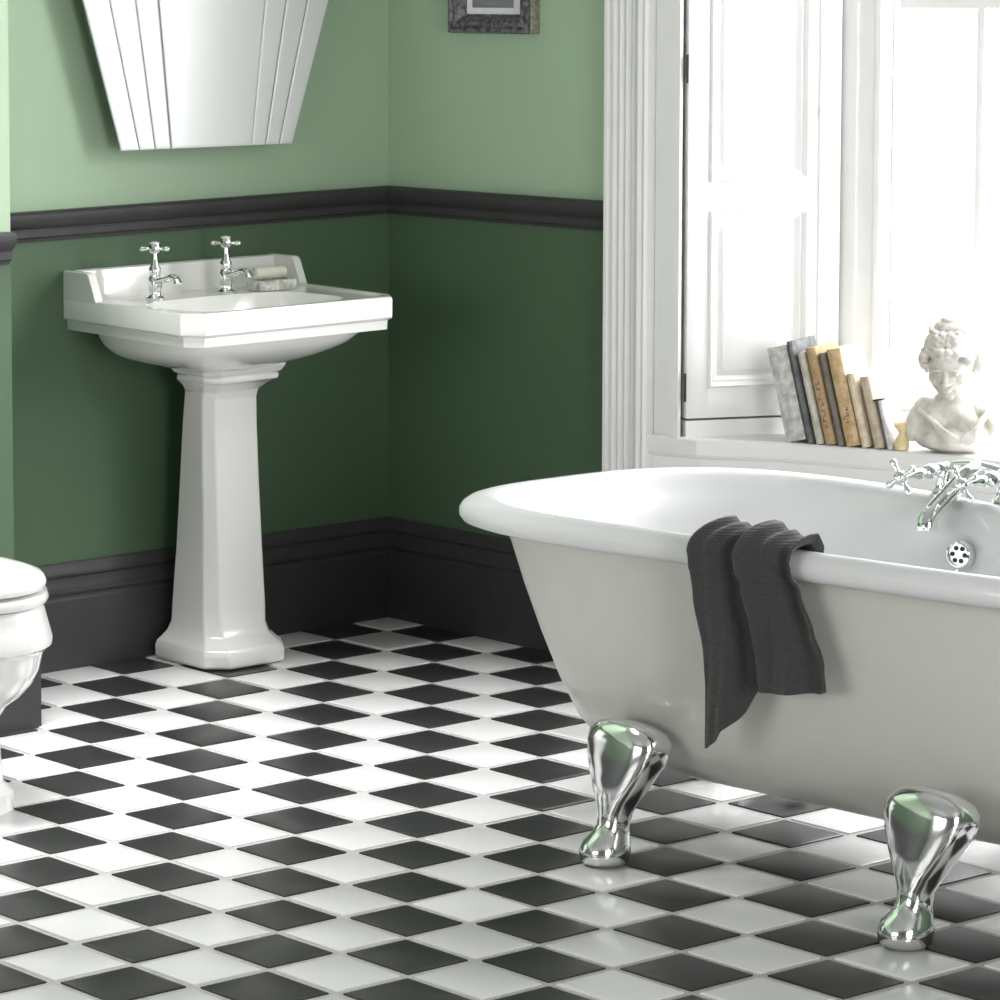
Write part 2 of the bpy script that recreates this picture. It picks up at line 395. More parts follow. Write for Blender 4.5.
for d, z, bk in ((.022, ZT-.071, 0), (.013, ZT-.070, 0), (.010, ZT-.065, 0), (.0085, ZT-.051, 0), (.007, ZT-.047, 0), (.001, ZT-.046, 0), (0, ZT-.043, 0), (0, ZT-.005, 0), (.0025, ZT-.001, 0), (.007, ZT, 0), (.024, ZT, 0)):
    rings.append([Vector((x, y, z)) for x, y in inset_poly(outl, d, bk)])
# rim step then well
V = loft(bm, rings, cap0=True, cap1=False)
inner0 = inset_poly(outl, .028, .0)
# top deck + bowl : resample to many points
def resample(P, n):
    P = [Vector(p) for p in P]; cnt = (22, 4, 26, 4, 22, 24); out = []
    for k in range(len(P)):
        for i in range(cnt[k]): out.append(P[k].lerp(P[(k+1) % len(P)], i/cnt[k]))
    return out
link('basin_rim_tmp', bm, 'ceramic') if False else None
N = 60
def R3(P, z): return [Vector((p.x, p.y, z)) for p in resample(P, N)]
bm2 = bmesh.new()
# closed surface: fill between polygon ring (resampled) and bowl ellipse
bowl_c = Vector((.275, -.663))
def bowl_ring(rx, ry, z, n=3.2, cx=None):
    out = []
    base = resample(outl, N)
    for p in base:
        a = math.atan2((p.y-bowl_c.y)/ry, (p.x-bowl_c.x)/rx)
        c, s = math.cos(a), math.sin(a)
        out.append(Vector((bowl_c.x+rx*math.copysign(abs(c)**(2/n), c), bowl_c.y+ry*math.copysign(abs(s)**(2/n), s), z)))
    return out
rings = [R3(inset_poly(outl, .022, 0), ZT-.0705), R3(inset_poly(outl, .011, 0), ZT-.070), R3(inset_poly(outl, .010, 0), ZT-.053), R3(inset_poly(outl, .009, 0), ZT-.050), R3(inset_poly(outl, .003, 0), ZT-.0475),
         R3(inset_poly(outl, .0, 0), ZT-.044), R3(outl, ZT-.005), R3(inset_poly(outl, .0022, 0), ZT-.001), R3(inset_poly(outl, .007, 0), ZT+.0003), R3(inset_poly(outl, .022, 0), ZT), R3(inset_poly(outl, .026, 0), ZT-.003),
         R3(inset_poly(outl, .045, .02), ZT-.005), bowl_ring(.135, .215, ZT-.006), bowl_ring(.130, .208, ZT-.012), bowl_ring(.120, .195, ZT-.05), bowl_ring(.10, .16, ZT-.09, 2.6), bowl_ring(.05, .08, ZT-.105, 2.2)]
loft(bm2, rings)
# upstand at the back: sloping cheeks
def upstand(bm, ya, yb):
    pass
bm = bm2
# back wall of the upstand
def quadprism(bm, A, B):
    loft(bm, [A, B])
L0, L1 = outl[0][1], outl[-1][1]
bx = WL+.001
def sec(y, inset): # cross section in x-z of the back ledge
    return [Vector((bx, y, ZT-.01)), Vector((bx, y, .857-inset)), Vector((bx+.002+.0, y, .860-inset)), Vector((bx+.014, y, .860-inset)), Vector((bx+.019, y, .857-inset)), Vector((bx+.026, y, ZT+.004)), Vector((bx+.034, y, ZT-.008))]
loft(bm, [sec(L0+.002, .001), sec(L0+.004, 0), sec(L1-.004, 0), sec(L1-.002, .001)])
for ya, yb, s in ((L0, L0+.020, 1), (L1-.020, L1, -1)):
    prof = [(bx, ZT-.01), (bx, .858), (bx+.003, .861), (.072, .861), (.080, .859), (.085, .853), (.108, ZT+.001), (.112, ZT-.006)]
    q = [[Vector((x, y, z)) for x, z in prof] for y in (ya, ya+.003, yb-.003, yb)]
    for v in q[0]+q[3]: v.z = v.z if v.z < ZT+.01 else v.z-.002
    for i, v in enumerate(q[0]): v.y -= (v.x-bx)*.0707*(1 if s > 0 else -0)
    if s > 0:
        for r_ in q[1:]:
            for v in r_: v.y -= (v.x-bx)*.0707
    else:
        for r_ in q:
            for v in r_: v.y -= (v.x-bx)*.1085
    loft(bm, q)
# under-bowl
def und(dx0, x1, dy, z, n=3.0):
    out = []
    cx = (dx0+x1)/2; rx = (x1-dx0)/2; cy = -.648
    for k in range(48):
        a = 2*math.pi*k/48; c, s = math.cos(a), math.sin(a)
        out.append(Vector((cx+rx*math.copysign(abs(c)**(2/n), c), cy+dy*math.copysign(abs(s)**(2/n), s), z)))
    return out
loft(bm, [und(0, .405, .252, ZT-.065, 4.5), und(0, .400, .250, ZT-.082, 4.5), und(0, .380, .240, ZT-.102, 4), und(0, .345, .212, ZT-.122, 3.6), und(0, .305, .170, ZT-.138, 3.4), und(.03, .270, .125, ZT-.148, 3.4), und(.09, .225, .08, ZT-.160, 3.4)])
shift(bm)
link('basin', bm, 'ceramic', sk, smooth=38)
# pedestal: chamfered square section, swelling to a moulded cap and foot
bm = bmesh.new()
def ped(x0, x1, hy, ch, z, cy=-.606):
    c2 = ch*.95
    return [Vector(p) for p in ((x0, cy-hy, z), (x1-ch, cy-hy, z), (x1-ch*.15, cy-hy+c2*.8, z), (x1, cy-hy+c2, z), (x1, cy+hy-c2, z), (x1-ch*.15, cy+hy-c2*.8, z), (x1-ch, cy+hy, z), (x0, cy+hy, z))]
P = [(.000, .232, .108, .040), (.006, .240, .114, .040), (.030, .240, .115, .040), (.042, .236, .111, .039), (.050, .224, .102, .036), (.064, .206, .090, .032), (.085, .195, .083, .029), (.12, .190, .0795, .027), (.25, .182, .074, .025), (.40, .174, .069, .023), (.52, .168, .066, .021), (.575, .168, .066, .021), (.592, .176, .071, .024), (.606, .194, .084, .027), (.614, .208, .095, .029), (.618, .219, .101, .030), (.628, .221, .103, .030), (.631, .214, .098, .030), (.634, .224, .108, .031), (.648, .236, .118, .033), (.652, .236, .118, .033), (.666, .232, .116, .033)]
rings = [ped(lerp_prof([(0, .035), (.04, .035), (.08, .056), (.2, .064), (.5, .080), (.57, .086), (.63, .100), (.67, .090)], z)[0], x1, hy+lerp_prof([(0, 0), (.05, 0), (.12, .009), (.57, .012), (.61, .004), (.67, 0)], z)[0], ch, z, lerp_prof([(0, -.606), (.05, -.606), (.15, -.602), (.6, -.600), (.64, -.604), (.67, -.614)], z)[0]) for z, x1, hy, ch in P]
loft(bm, rings); shift(bm)
pd = link('pedestal', bm, 'ceramic', sk, smooth=26)
bmod = pd.modifiers.new('bevel', 'BEVEL'); bmod.width = .003; bmod.segments = 2; bmod.limit_method = 'ANGLE'; bmod.angle_limit = R(24)
def basin_tap(px, py):
    t = bpy.data.objects.new('tap', None); col.objects.link(t); t.parent = sk; t.location = rel((px, py, ZT-.006)); t.scale = (1.28, 1.25, 1.1)
    b = bmesh.new()
    b_scale = 1.08
    lathe(b, [(.016, 0), (.0165, .003), (.012, .006), (.0105, .010), (.0105, .018), (.012, .022), (.0115, .040), (.008, .046), (.010, .050), (.010, .060), (.0065, .066), (.005, .080), (.0042, .090)], n=20)
    sp = smooth_path([(.004, .0, .034), (.020, -.002, .038), (.040, -.004, .044), (.054, -.006, .047), (.064, -.007, .044), (.069, -.0075, .035)], 5)
    tube(b, sp, [.0075]*5+[.0065]*(len(sp)-10)+[.0065, .0068, .0072, .0078, .0078], 14)
    link('tap_body', b, 'chrome', t, smooth=45)
    b = bmesh.new()
    lathe(b, [(.004, .088), (.009, .092), (.0105, .098), (.009, .105), (.0075, .108)], n=18)
    for a in range(4):
        d = Vector((math.cos(a*math.pi/2+.75), math.sin(a*math.pi/2+.75), 0))
        lathe(b, [(.0036, .006), (.003, .012), (.0046, .018), (.0052, .021), (.0036, .025)], axis_mtx((0, 0, .098), d), 10)
    link('cross_handle', b, 'chrome', t, smooth=45)
    b = bmesh.new(); lathe(b, [(.0085, .1075), (.0085, .110), (.004, .112)], n=18); o = link('tap_button', b, 'ceramic', t); o['label'] = 'white ceramic tap button'
basin_tap(.105, -.770); basin_tap(.105, -.572)
# soap dish and soap
sd_ = thing('soap_dish', 'rectangular cut-glass soap dish on the back ledge of the basin', 'soap dish', (.125, -.460, ZT-.005), R(90)); sd_.scale = (.85, .9, 1.1)
bm = bmesh.new()
rings = []
for d, z in ((.0, 0), (-.002, .003), (-.003, .016), (0, .020), (.004, .020), (.006, .012), (.02, .010)):
    rings.append([Vector((x*(.058-d), y*(.030-d), z)) for x, y in ((-1, -.8), (-.9, -1), (.9, -1), (1, -.8), (1, .8), (.9, 1), (-.9, 1), (-1, .8))])
loft(bm, rings); link('dish_tray', bm, 'dish_glass', sd_, smooth=30)
bm = bmesh.new()
for k in range(9):
    box(bm, (-.054+k*.0125, -.0335, .002), (-.048+k*.0125, -.0305, .017), .001)
link('dish_ribs', bm, 'dish_glass', sd_)
bm = bmesh.new()
prof = [(.001, -.050), (.008, -.0495), (.0125, -.046), (.0138, -.040), (.0138, .040), (.0125, .046), (.008, .0495), (.001, .050)]
lathe(bm, prof, axis_mtx((0, 0, 0), (1, 0, 0)), 20)
o = link('soap_bar', bm, 'soap'); o.location = (.115, -.458, ZT+.0305); o.scale = (.88, 1, 1); o.rotation_euler = (0, 0, R(88)); tag(o, 'rounded cream soap bar lying on the glass dish', 'soap')

# ------------------------------------------------------------------ wall mirror (fan shaped, bevelled strips)
mr = thing('wall_mirror', 'fan-shaped art deco mirror hanging on the wall above the basin', 'mirror', (.045, -.55, 1.1))
MX = .045
mb = [-.812, -.757, -.731, -.705, -.571-.0, -.0, 0]
# bottom and top (z=1.435 level) boundaries measured on the wall plane
import itertools
bot = [-.814, -.7635, -.720, -.6765, -.450, -.4095, -.370, -.331]
topy = [-.914, -.843, -.772, -.710, -.407, -.345, -.282, -.217]
zb0, zb1, zt_, ztop = 1.1135, 1.1065, 1.437, 1.74
for k in range(7):
    def yz(i, z):
        t = (z-1.11)/(zt_-1.11); return bot[i]+(topy[i]-bot[i])*t
    def zb(y): return zb0+(zb1-zb0)*((y-bot[0])/(bot[-1]-bot[0]))
    g = .0016
    c = [(bot[k]+g, zb(bot[k])), (bot[k+1]-g, zb(bot[k+1])), (yz(k+1, ztop)-g, ztop), (yz(k, ztop)+g, ztop)]
    cx = sum(p[0] for p in c)/4; bv = .005
    inn = [(c[0][0]+bv, c[0][1]+bv), (c[1][0]-bv, c[1][1]+bv), (c[2][0]-bv, c[2][1]-bv), (c[3][0]+bv, c[3][1]-bv)]
    bm = bmesh.new()
    dx = .002 if k == 3 else 0
    loft(bm, [[Vector((0, y+.55, z-1.1)) for y, z in c], [Vector((.0045+dx, y+.55, z-1.1)) for y, z in c], [Vector((.0055+dx, y+.55, z-1.1)) for y, z in inn]])
    link('mirror_strip' if k != 3 else 'mirror_centre_panel', bm, 'mirror', mr, smooth=None)
bm = bmesh.new()
c = [(bot[0]+.004, zb0+.004), (bot[-1]-.004, zb1+.004), (yz(7, ztop)-.004, ztop-.004), (yz(0, ztop)+.004, ztop-.004)]
loft(bm, [[Vector((-.008, y+.55, z-1.1)) for y, z in c], [Vector((0, y+.55, z-1.1)) for y, z in c]])
box(bm, (WL-MX, -.12, .2), (-.006, .12, .45))
link('backing_board', bm, 'mirror_edge', mr, smooth=None)

# ------------------------------------------------------------------ framed picture
pf = thing('picture_frame', 'small dark ornate picture frame with grey photograph on the back wall', 'picture', (.331, WY, 1.342))
W2 = .124; HH = .36
bm = bmesh.new()
prof = [(0, 0), (0, -.020), (.003, -.030), (.010, -.033), (.016, -.027), (.024, -.030), (.032, -.024), (.038, -.015), (.042, -.014), (.042, -.004)]
rings = []
for k in range(5):
    c = ((-W2, 0, 1, 1), (W2, 0, -1, 1), (W2, HH, -1, -1), (-W2, HH, 1, -1))[k % 4]
    rings.append([Vector((c[0]+c[2]*a, b, c[1]+c[3]*a)) for a, b in prof])
loft(bm, rings, cap0=False, cap1=False, closed=False)
# carved beads
for k in range(7):
    for sx in (-1, 1): ellipsoid(bm, (sx*(W2-.018), -.028, .02+k*.052), (.005, .004, .014), u=8, v=6)
link('frame_moulding', bm, 'frame_wood', pf, smooth=40)
bm = bmesh.new(); box(bm, (W2, -.026, .001), (W2+.004, -.001, HH-.001), .001); o = link('frame_side', bm, 'frame_edge', pf); o['label'] = 'worn pale outer edge'
bm = bmesh.new(); box(bm, (-.083, -.010, .038), (.083, -.004, HH-.038)); link('mount_board', bm, 'mat_board', pf, smooth=None)
bm = bmesh.new(); box(bm, (-.064, -.0115, .056), (.060, -.0095, HH-.056)); link('photograph', bm, 'photo', pf, smooth=None)

# ------------------------------------------------------------------ bathtub
TW = (2.0416, -.8611, .6953, .3366, 3.0599, -.0338, -.3254, .0367, -.0523)
def tub_ring(z, dxl=0, dxr=0, dy=0, n=96):
    cx, cy, a, b, nn, ph, b1, b2, k = TW; out = []
    for i in range(n):
        t = 2*math.pi*i/n; c, s = math.cos(t), math.sin(t)
        u = math.copysign(abs(c)**(2/nn), c); bb = b*(1+b1*u+b2*s)
        x = a*u; y = bb*math.copysign(abs(s)**(2/nn), s)+k*(u*u-.3)
        x *= 1-(dxl if x < 0 else dxr)/.695; y *= 1-dy/.337
        out.append(Vector((cx+x*math.cos(ph)-y*math.sin(ph), cy+x*math.sin(ph)+y*math.cos(ph), z)))
    return out
TC = Vector((2.04, -.86, 0))
tb = thing('bathtub', 'freestanding white roll-top bathtub on chrome feet in front of the window', 'bathtub', TC)
outer = [(.128, .50, .40, .28), (.118, .38, .26, .225), (.121, .335, .21, .20), (.130, .29, .17, .178), (.155, .243, .135, .145), (.20, .215, .11, .113), (.27, .19, .09, .085), (.35, .16, .075, .065), (.43, .13, .06, .05), (.50, .105, .05, .04), (.531, .092, .045, .035)]
rim = [(.529, .060, .030, .024), (.5285, .022, .014, .011), (.532, .006, .005, .004), (.541, 0, 0, 0), (.552, 0, 0, 0), (.562, .005, .004, .004), (.570, .015, .013, .012), (.5745, .028, .024, .022), (.575, .042, .038, .034), (.572, .056, .050, .045), (.565, .066, .058, .053), (.552, .073, .064, .058)]
inner = [(.53, .104, .072, .064), (.50, .125, .078, .068), (.43, .155, .09, .080), (.35, .188, .108, .098), (.27, .225, .135, .127), (.22, .28, .18, .165), (.195, .34, .26, .22), (.187, .45, .40, .29)]
bm = bmesh.new(); loft(bm, [tub_ring(*p) for p in outer+rim[:2]], cap0=True, cap1=False)
for v in bm.verts: v.co -= TC
nout = 0
V = loft(bm, [[p-TC for p in tub_ring(*q)] for q in rim[1:]+inner], cap0=False, cap1=True, mi=1)
bmesh.ops.remove_doubles(bm, verts=bm.verts[:], dist=.0003)
link('tub_shell', bm, ['enamel_out', 'enamel_in'], tb, smooth=50)
# ball-and-shield feet
def foot_bm(mx=1, my=1, ang=0):
    b = bmesh.new(); rings = []
    # z, cx, cy, hx, hy, tilt, exponent
    F = [(.000, .000, -.040, .028, .034, 0, 2.2), (.008, .000, -.042, .036, .042, 0, 2.2), (.024, .000, -.042, .039, .045, 0, 2.2), (.038, .000, -.038, .036, .042, -.03, 2.2), (.050, .001, -.030, .029, .034, -.08, 2.2), (.064, .002, -.024, .024, .028, -.1, 2.3), (.084, .003, -.022, .024, .027, -.1, 3), (.104, .004, -.018, .033, .028, -.12, 4), (.134, .004, -.008, .051, .032, -.12, 4.5), (.162, .004, .002, .065, .036, -.14, 4.5), (.186, .004, .010, .073, .040, -.18, 4), (.200, .004, .015, .073, .040, -.24, 3.6), (.214, .004, .021, .062, .034, -.34, 3.0), (.222, .004, .026, .036, .020, -.4, 2.5)]
    for z, cx, cy, hx, hy, tl, e in F:
        r = []
        for k in range(32):
            a = 2*math.pi*k/32; c, s = math.cos(a), math.sin(a)
            x = hx*math.copysign(abs(c)**(2/e), c); y = hy*math.copysign(abs(s)**(2/e), s)
            # faceted central ridge on the shield front
            if s < 0 and z > .1: y -= .005*max(0, 1-abs(x)/(hx*.9))
            zz = (z if z < .05 else .05+(z-.05)*1.075)+tl*y
            r.append(Vector((mx*(cx+x), my*(cy+y), max(0, zz))))
        rings.append(r)
    loft(b, rings)
    # stepped collar at the ankle
    return b
for (fx, fy, my, a) in ((1.808, -1.160, 1, 0), (2.42, -1.150, 1, 0), (1.50, -.600, -1, 0), (2.16, -.560, -1, 0)):
    b = foot_bm(1, my)
    if a: bmesh.ops.rotate(b, verts=b.verts[:], cent=(0, 0, 0), matrix=Matrix.Rotation(a, 3, 'Z'))
    for v in b.verts: v.co += Vector((fx, fy, .0))-TC
    o = link('foot', b, 'chrome_foot', tb, smooth=50); o['label'] = 'polished chrome tub foot'
# waste trap under the tub
bm = bmesh.new(); lathe(bm, [(.020, .0), (.024, .004), (.024, .012), (.012, .018), (.012, .13)], axis_mtx(Vector((1.72, -.62, .012))-TC, (0, 0, 1)), 18)
link('waste_pipe', bm, 'chrome', tb)
# overflow grating
ov = Vector((2.035, -.585, .490)); nrm = Vector((.08, -1, .16)).normalized()
bm = bmesh.new(); mt = axis_mtx(ov-TC, nrm)
lathe(bm, [(.024, -.02), (.024, .003), (.0225, .006), (.019, .007), (.0185, .003), (.001, .003)], mt, 28)
og = link('overflow', bm, 'chrome', tb, smooth=40)
bm = bmesh.new()
for k in range(6):
    a = k*math.pi/3; lathe(bm, [(.0042, .003), (.0042, .0042), (.0005, .0043)], mt @ Matrix.Translation((.012*math.cos(a), .012*math.sin(a), 0)), 10)
o = link('overflow_hole', bm, 'black', og)
bm = bmesh.new(); box(bm, (-.003, -.034, 0), (.003, -.022, .004), .001, mtx=mt); lathe(bm, [(.004, 0), (.005, .003), (.003, .006), (.0005, .0065)], mt @ Matrix.Translation((0, -.036, 0)), 10)
link('plug_chain_stay', bm, 'chrome', og)
# bath mixer tap on the far rim
mx_ = bpy.data.objects.new('mixer_tap', None); col.objects.link(mx_); mx_.parent = tb; mx_.location = Vector((1.935, -.505, .572))-TC
bm = bmesh.new()
for X in (0, .118):
    Y = X*.10
    lathe(bm, [(.020, 0), (.0205, .004), (.015, .008), (.0125, .014), (.012, .030), (.014, .036), (.0155, .044), (.014, .052), (.010, .056)], Matrix.Translation((X, Y, 0)), 22)
    for (p0, p1, pr_) in (((X, Y+.012, .046), (X, Y-.10, .044), [(.011, 0), (.0135, .004), (.0135, .024), (.010, .030), (.0125, .036), (.0140, .046), (.0125, .056), (.0075, .062), (.0095, .070), (.0095, .080), (.006, .088), (.0045, .100), (.0045, .116)]),):
        lathe(bm, pr_, axis_mtx(p0, Vector(p1)-Vector(p0)), 20)
arc = smooth_path([(0, .012, .046), (.015, .016, .053), (.059, .016, .058), (.103, .022, .053), (.118, .024, .046)], 6)
tube(bm, arc, .0085, 14)
link('mixer_body', bm, 'chrome', mx_, smooth=45)
bm = bmesh.new()
sp = smooth_path([(.059, .020, .054), (.059, -.016, .042), (.059, -.054, .018), (.059, -.092, -.006), (.059, -.112, -.022), (.059, -.116, -.038)], 5)
tube(bm, sp, [.016]*6+[.0155]*(len(sp)-13)+[.0155, .016, .0165, .017, .0175, .018, .018], 18)
lathe(bm, [(.0195, 0), (.0195, .006), (.016, .007), (.015, .002), (.001, .002)], axis_mtx((.059, -.116, -.034), (0, -.05, -1)), 20)
link('spout', bm, 'chrome', mx_, smooth=45)
for X in (0, .118):
    bm = bmesh.new(); Y = X*.10
    ax = axis_mtx((X, Y-.098, .0437), (0, -1, -.02))
    lathe(bm, [(.005, 0), (.009, .004), (.0115, .012), (.0115, .018), (.008, .023), (.003, .025)], ax, 18)
    for a in range(4):
        an = a*math.pi/2+.6; d = Vector((math.cos(an), math.sin(an), 0))
        lathe(bm, [(.0045, .007), (.0035, .016), (.0055, .024), (.0065, .029), (.0045, .034), (.001, .035)], ax @ axis_mtx((0, 0, .014), d), 12)
    link('cross_handle', bm, 'chrome', mx_, smooth=45)
bm = bmesh.new()
lathe(bm, [(.010, 0), (.010, .004), (.006, .008), (.001, .009)], Matrix.Translation((.059, .014, .060)), 16)
link('diverter_knob', bm, 'chrome', mx_, smooth=45)

# ------------------------------------------------------------------ towel over the near rim
cx, cy, *_ = TW
near_edge = sorted([(p.x, p.y) for p in tub_ring(.545) if p.y < -.95], key=lambda t: t[0])
def edge_y(X):
    for a, b in zip(near_edge, near_edge[1:]):
        if a[0] <= X <= b[0]: return a[1]+(b[1]-a[1])*(X-a[0])/(b[0]-a[0])
    return near_edge[-1][1]
def body_y(X, z): # outer face of the tub at height z
    ins = 0
    pr = [(.20, .113), (.27, .085), (.35, .065), (.43, .05), (.50, .04), (.5275, .03), (.53, .0), (.57, .0)]
    for a, b in zip(pr, pr[1:]):
        if a[0] <= z <= b[0]: ins = a[1]+(b[1]-a[1])*(z-a[0])/(b[0]-a[0])
    return edge_y(X)+ins
NU, NV = 90, 110
def interp(T, v):
    for a, b in zip(T, T[1:]):
        if a[0] <= v <= b[0]:
            t = (v-a[0])/(b[0]-a[0]); t = t*t*(3-2*t); return a[1]+(b[1]-a[1])*t
    return T[-1][1]
# v: 0 inside hang, .12 rim crest, .2 rim outer edge, 1 hem
Lx = [(0, 2.03), (.10, 2.01), (.2, 1.992), (.35, 1.998), (.6, 2.008), (.85, 2.006), (1, 2.006)]
Rx = [(0, 2.15), (.10, 2.17), (.2, 2.175), (.35, 2.192), (.6, 2.208), (.85, 2.222), (1, 2.228)]
def hem(u):
    pts = [(0, .232), (.10, .247), (.2, .272), (.3, .300), (.38, .334), (.42, .346), (.46, .345), (.55, .344), (.75, .348), (.92, .352), (1, .360)]
    for a, b in zip(pts, pts[1:]):
        if a[0] <= u <= b[0]: t = (u-a[0])/(b[0]-a[0]); return a[1]+(b[1]-a[1])*t
    return pts[-1][1]
def towel_pt(u, v):
    xl, xr = interp(Lx, v), interp(Rx, v)
    fold = .013*math.sin(2*math.pi*(u*1.9+.08+.05*math.sin(v*5)))+.006*math.sin(2*math.pi*(u*3.7+.3+.25*v))+.0025*math.sin(2*math.pi*(u*7.1+v*.9))
    # one deep pleat where the left flap tucks behind the right one
    pleat = -.022*math.exp(-((u-(.40+.04*v))/.035)**2)+.012*math.exp(-((u-(.48+.04*v))/.05)**2)
    X = xl+(xr-xl)*u
    Y0 = edge_y(X)
    q_ = fold+.016+pleat; bump = .5*(q_+math.sqrt(q_*q_+.006**2))
    if v < .10: # inside the tub
        t = v/.10; z = .50+.078*t; Y = Y0+.070-.012*t; oz = bump*.5*t; oy = bump*.3
        return Vector((X, Y+oy, z+oz))
    if v < .2:
        t = (v-.10)/.10; a = math.pi*.5*t
        Y = Y0+.050-.058*math.sin(a)**.7; z = .549+.031*max(0, math.cos(a))**.6
        rr = bump*(.75-.0*t)+.004
        return Vector((X, Y-rr*math.sin(a), z+rr*math.cos(a)*1.1))
    t = (v-.2)/.8; z = .551+(hem(u)-.551)*t
    hang = edge_y(X)-.004+.020*min(1, t*1.5)
    body = body_y(X, max(.2, z))-.004
    Y = min(hang, body)-.004-bump*(.75+.25*t)
    return Vector((X, Y, z))
bm = bmesh.new()
G = [[bm.verts.new(towel_pt(i/NU, j/NV)) for i in range(NU+1)] for j in range(NV+1)]
for j in range(NV):
    for i in range(NU): bm.faces.new((G[j][i], G[j][i+1], G[j+1][i+1], G[j+1][i]))
for v in bm.verts:
    v.co.y -= .002+.002*noise.noise(v.co*14); v.co.z += noise.noise(v.co*23)*.0015
to = Vector((2.12, -1.2, .55))
for v in bm.verts: v.co -= to
tw = link('towel', bm, 'towel', smooth=80); tw.location = to
tag(tw, 'charcoal ribbed towel draped over the near rim of the bathtub', 'towel')
sm = tw.modifiers.new('solid', 'SOLIDIFY'); sm.thickness = .004; sm.offset = 0
nt = M['towel'].node_tree
# woven ribs running across the towel
tc = [n for n in nt.nodes if n.type == 'TEX_COORD'][0]; wv = nt.nodes.new('ShaderNodeTexWave'); wv.bands_direction = 'Z'; wv.inputs['Scale'].default_value = 75; wv.inputs['Distortion'].default_value = 2.5; wv.inputs['Detail'].default_value = 2
nt.links.new(tc.outputs['Object'], wv.inputs['Vector'])
b1 = [n for n in nt.nodes if n.type == 'BUMP'][0]; b2 = nt.nodes.new('ShaderNodeBump'); b2.inputs['Strength'].default_value = .25; b2.inputs['Distance'].default_value = .003
nt.links.new(wv.outputs['Fac'], b2.inputs['Height']); nt.links.new(b1.outputs[0], b2.inputs['Normal']); nt.links.new(b2.outputs[0], nt.nodes['Principled BSDF'].inputs['Normal'])

# ------------------------------------------------------------------ toilet (mostly outside the frame)
TL = Vector((.775, -1.84, 0))
tl = thing('toilet', 'white toilet with closed lid, cut off by the left picture edge', 'toilet', TL)
def oval(z, xb, xf, hy, n=2.2, cyo=0):
    out = []
    for k in range(56):
        a = 2*math.pi*k/56; c, s = math.cos(a), math.sin(a); e = n if c > 0 else 3.2
        rx = xf if c > 0 else xb
        out.append(Vector((rx*math.copysign(abs(c)**(2/e), c), hy*math.copysign(abs(s)**(2/e), s)+cyo, z)))
    return out
bm = bmesh.new()
loft(bm, [oval(0, .26, .160, .090, 3), oval(.006, .262, .165, .094, 3), oval(.038, .262, .165, .094, 3), oval(.046, .258, .155, .086, 3), oval(.054, .255, .147, .078, 3), oval(.11, .25, .142, .074, 3), oval(.17, .25, .142, .076, 2.6), oval(.195, .255, .158, .096, 2.4), oval(.212, .26, .182, .122, 2.3), oval(.235, .26, .203, .146, 2.2), oval(.262, .265, .216, .160, 2.2), oval(.292, .27, .222, .168, 2.2), oval(.302, .27, .228, .175, 2.2), oval(.308, .27, .237, .184, 2.2), oval(.320, .27, .238, .185, 2.2), oval(.372, .27, .222, .172, 2.2), oval(.380, .27, .216, .167, 2.2), oval(.381, .2, .16, .12, 2.2)])
link('toilet_bowl', bm, 'ceramic', tl, smooth=40)
bm = bmesh.new(); loft(bm, [oval(.383, .21, .220, .172), oval(.384, .215, .226, .178), oval(.392, .216, .230, .181), oval(.402, .214, .226, .178), oval(.405, .20, .21, .165)])
link('toilet_seat', bm, 'ceramic', tl, smooth=50)
bm = bmesh.new(); loft(bm, [oval(.4085, .20, .214, .168), oval(.410, .21, .223, .176), oval(.420, .212, .225, .178), oval(.430, .208, .219, .172), oval(.434, .195, .205, .158), oval(.436, .14, .15, .11)])
link('toilet_lid', bm, 'ceramic', tl, smooth=50)
bm = bmesh.new()
for z0, z1, g in ((.36, .40, .0), (.40, .74, .01), (.74, .77, -.006)): box(bm, (-.36+.0, -.20+g, z0), (-.20-g, .20-g, z1), .006)
link('cistern', bm, 'ceramic', tl)

# ------------------------------------------------------------------ books on the sill
def book_mat(name, c, c2, sc=60, bump=.4, contrast=True):
    return mat(name, c, .75, c2=c2, noise_scale=sc, bump=bump, bump_scale=120)
BK = [ # bottom-left px offset along shelf (m), thickness, height, depth, colour, blotch, label
 (.000, .050, .196, .13, (.40, .39, .37), (.62, .61, .60), 'thick mottled grey book, first of the leaning row from the shutter', 'grey'),
 (.054, .015, .212, .12, (.09, .09, .095), (.16, .16, .165), 'tallest thin dark charcoal book in the leaning row', 'char'),
 (.076, .018, .190, .12, (.42, .40, .34), (.58, .56, .50), 'pale stone-grey cloth book between the charcoal and tan books', 'stone'),
 (.100, .025, .200, .12, (.38, .25, .13), (.48, .34, .20), 'tan leather book with worn lettering down its spine', 'tan'),
 (.130, .016, .191, .12, (.14, .13, .105), (.20, .18, .15), 'slim dark olive book with a rounded spine', 'olive'),
 (.152, .034, .200, .125, (.45, .31, .15), (.60, .45, .26), 'wide golden-tan book with dark stains on its spine', 'gold'),
 (.190, .020, .152, .10, (.56, .46, .30), (.72, .64, .50), 'short cream book just after the wide golden-tan one', 'cream'),
 (.222, .023, .147, .10, (.42, .35, .25), (.56, .49, .38), 'short beige-brown book, next to last in the row', 'beige'),
 (.254, .011, .105, .09, (.42, .42, .43), (.60, .60, .61), 'smallest pale grey booklet at the bust end of the row', 'pale')]
su = U(18.5); sn = Vector((su.y, -su.x))   # along the shelf, towards the room
s_org = Vector((1.083, .094)); LEAN = R(13)
SM = Matrix(((su.x, -sn.x, 0, 0), (su.y, -sn.y, 0, 0), (0, 0, 1, 0), (0, 0, 0, 1)))
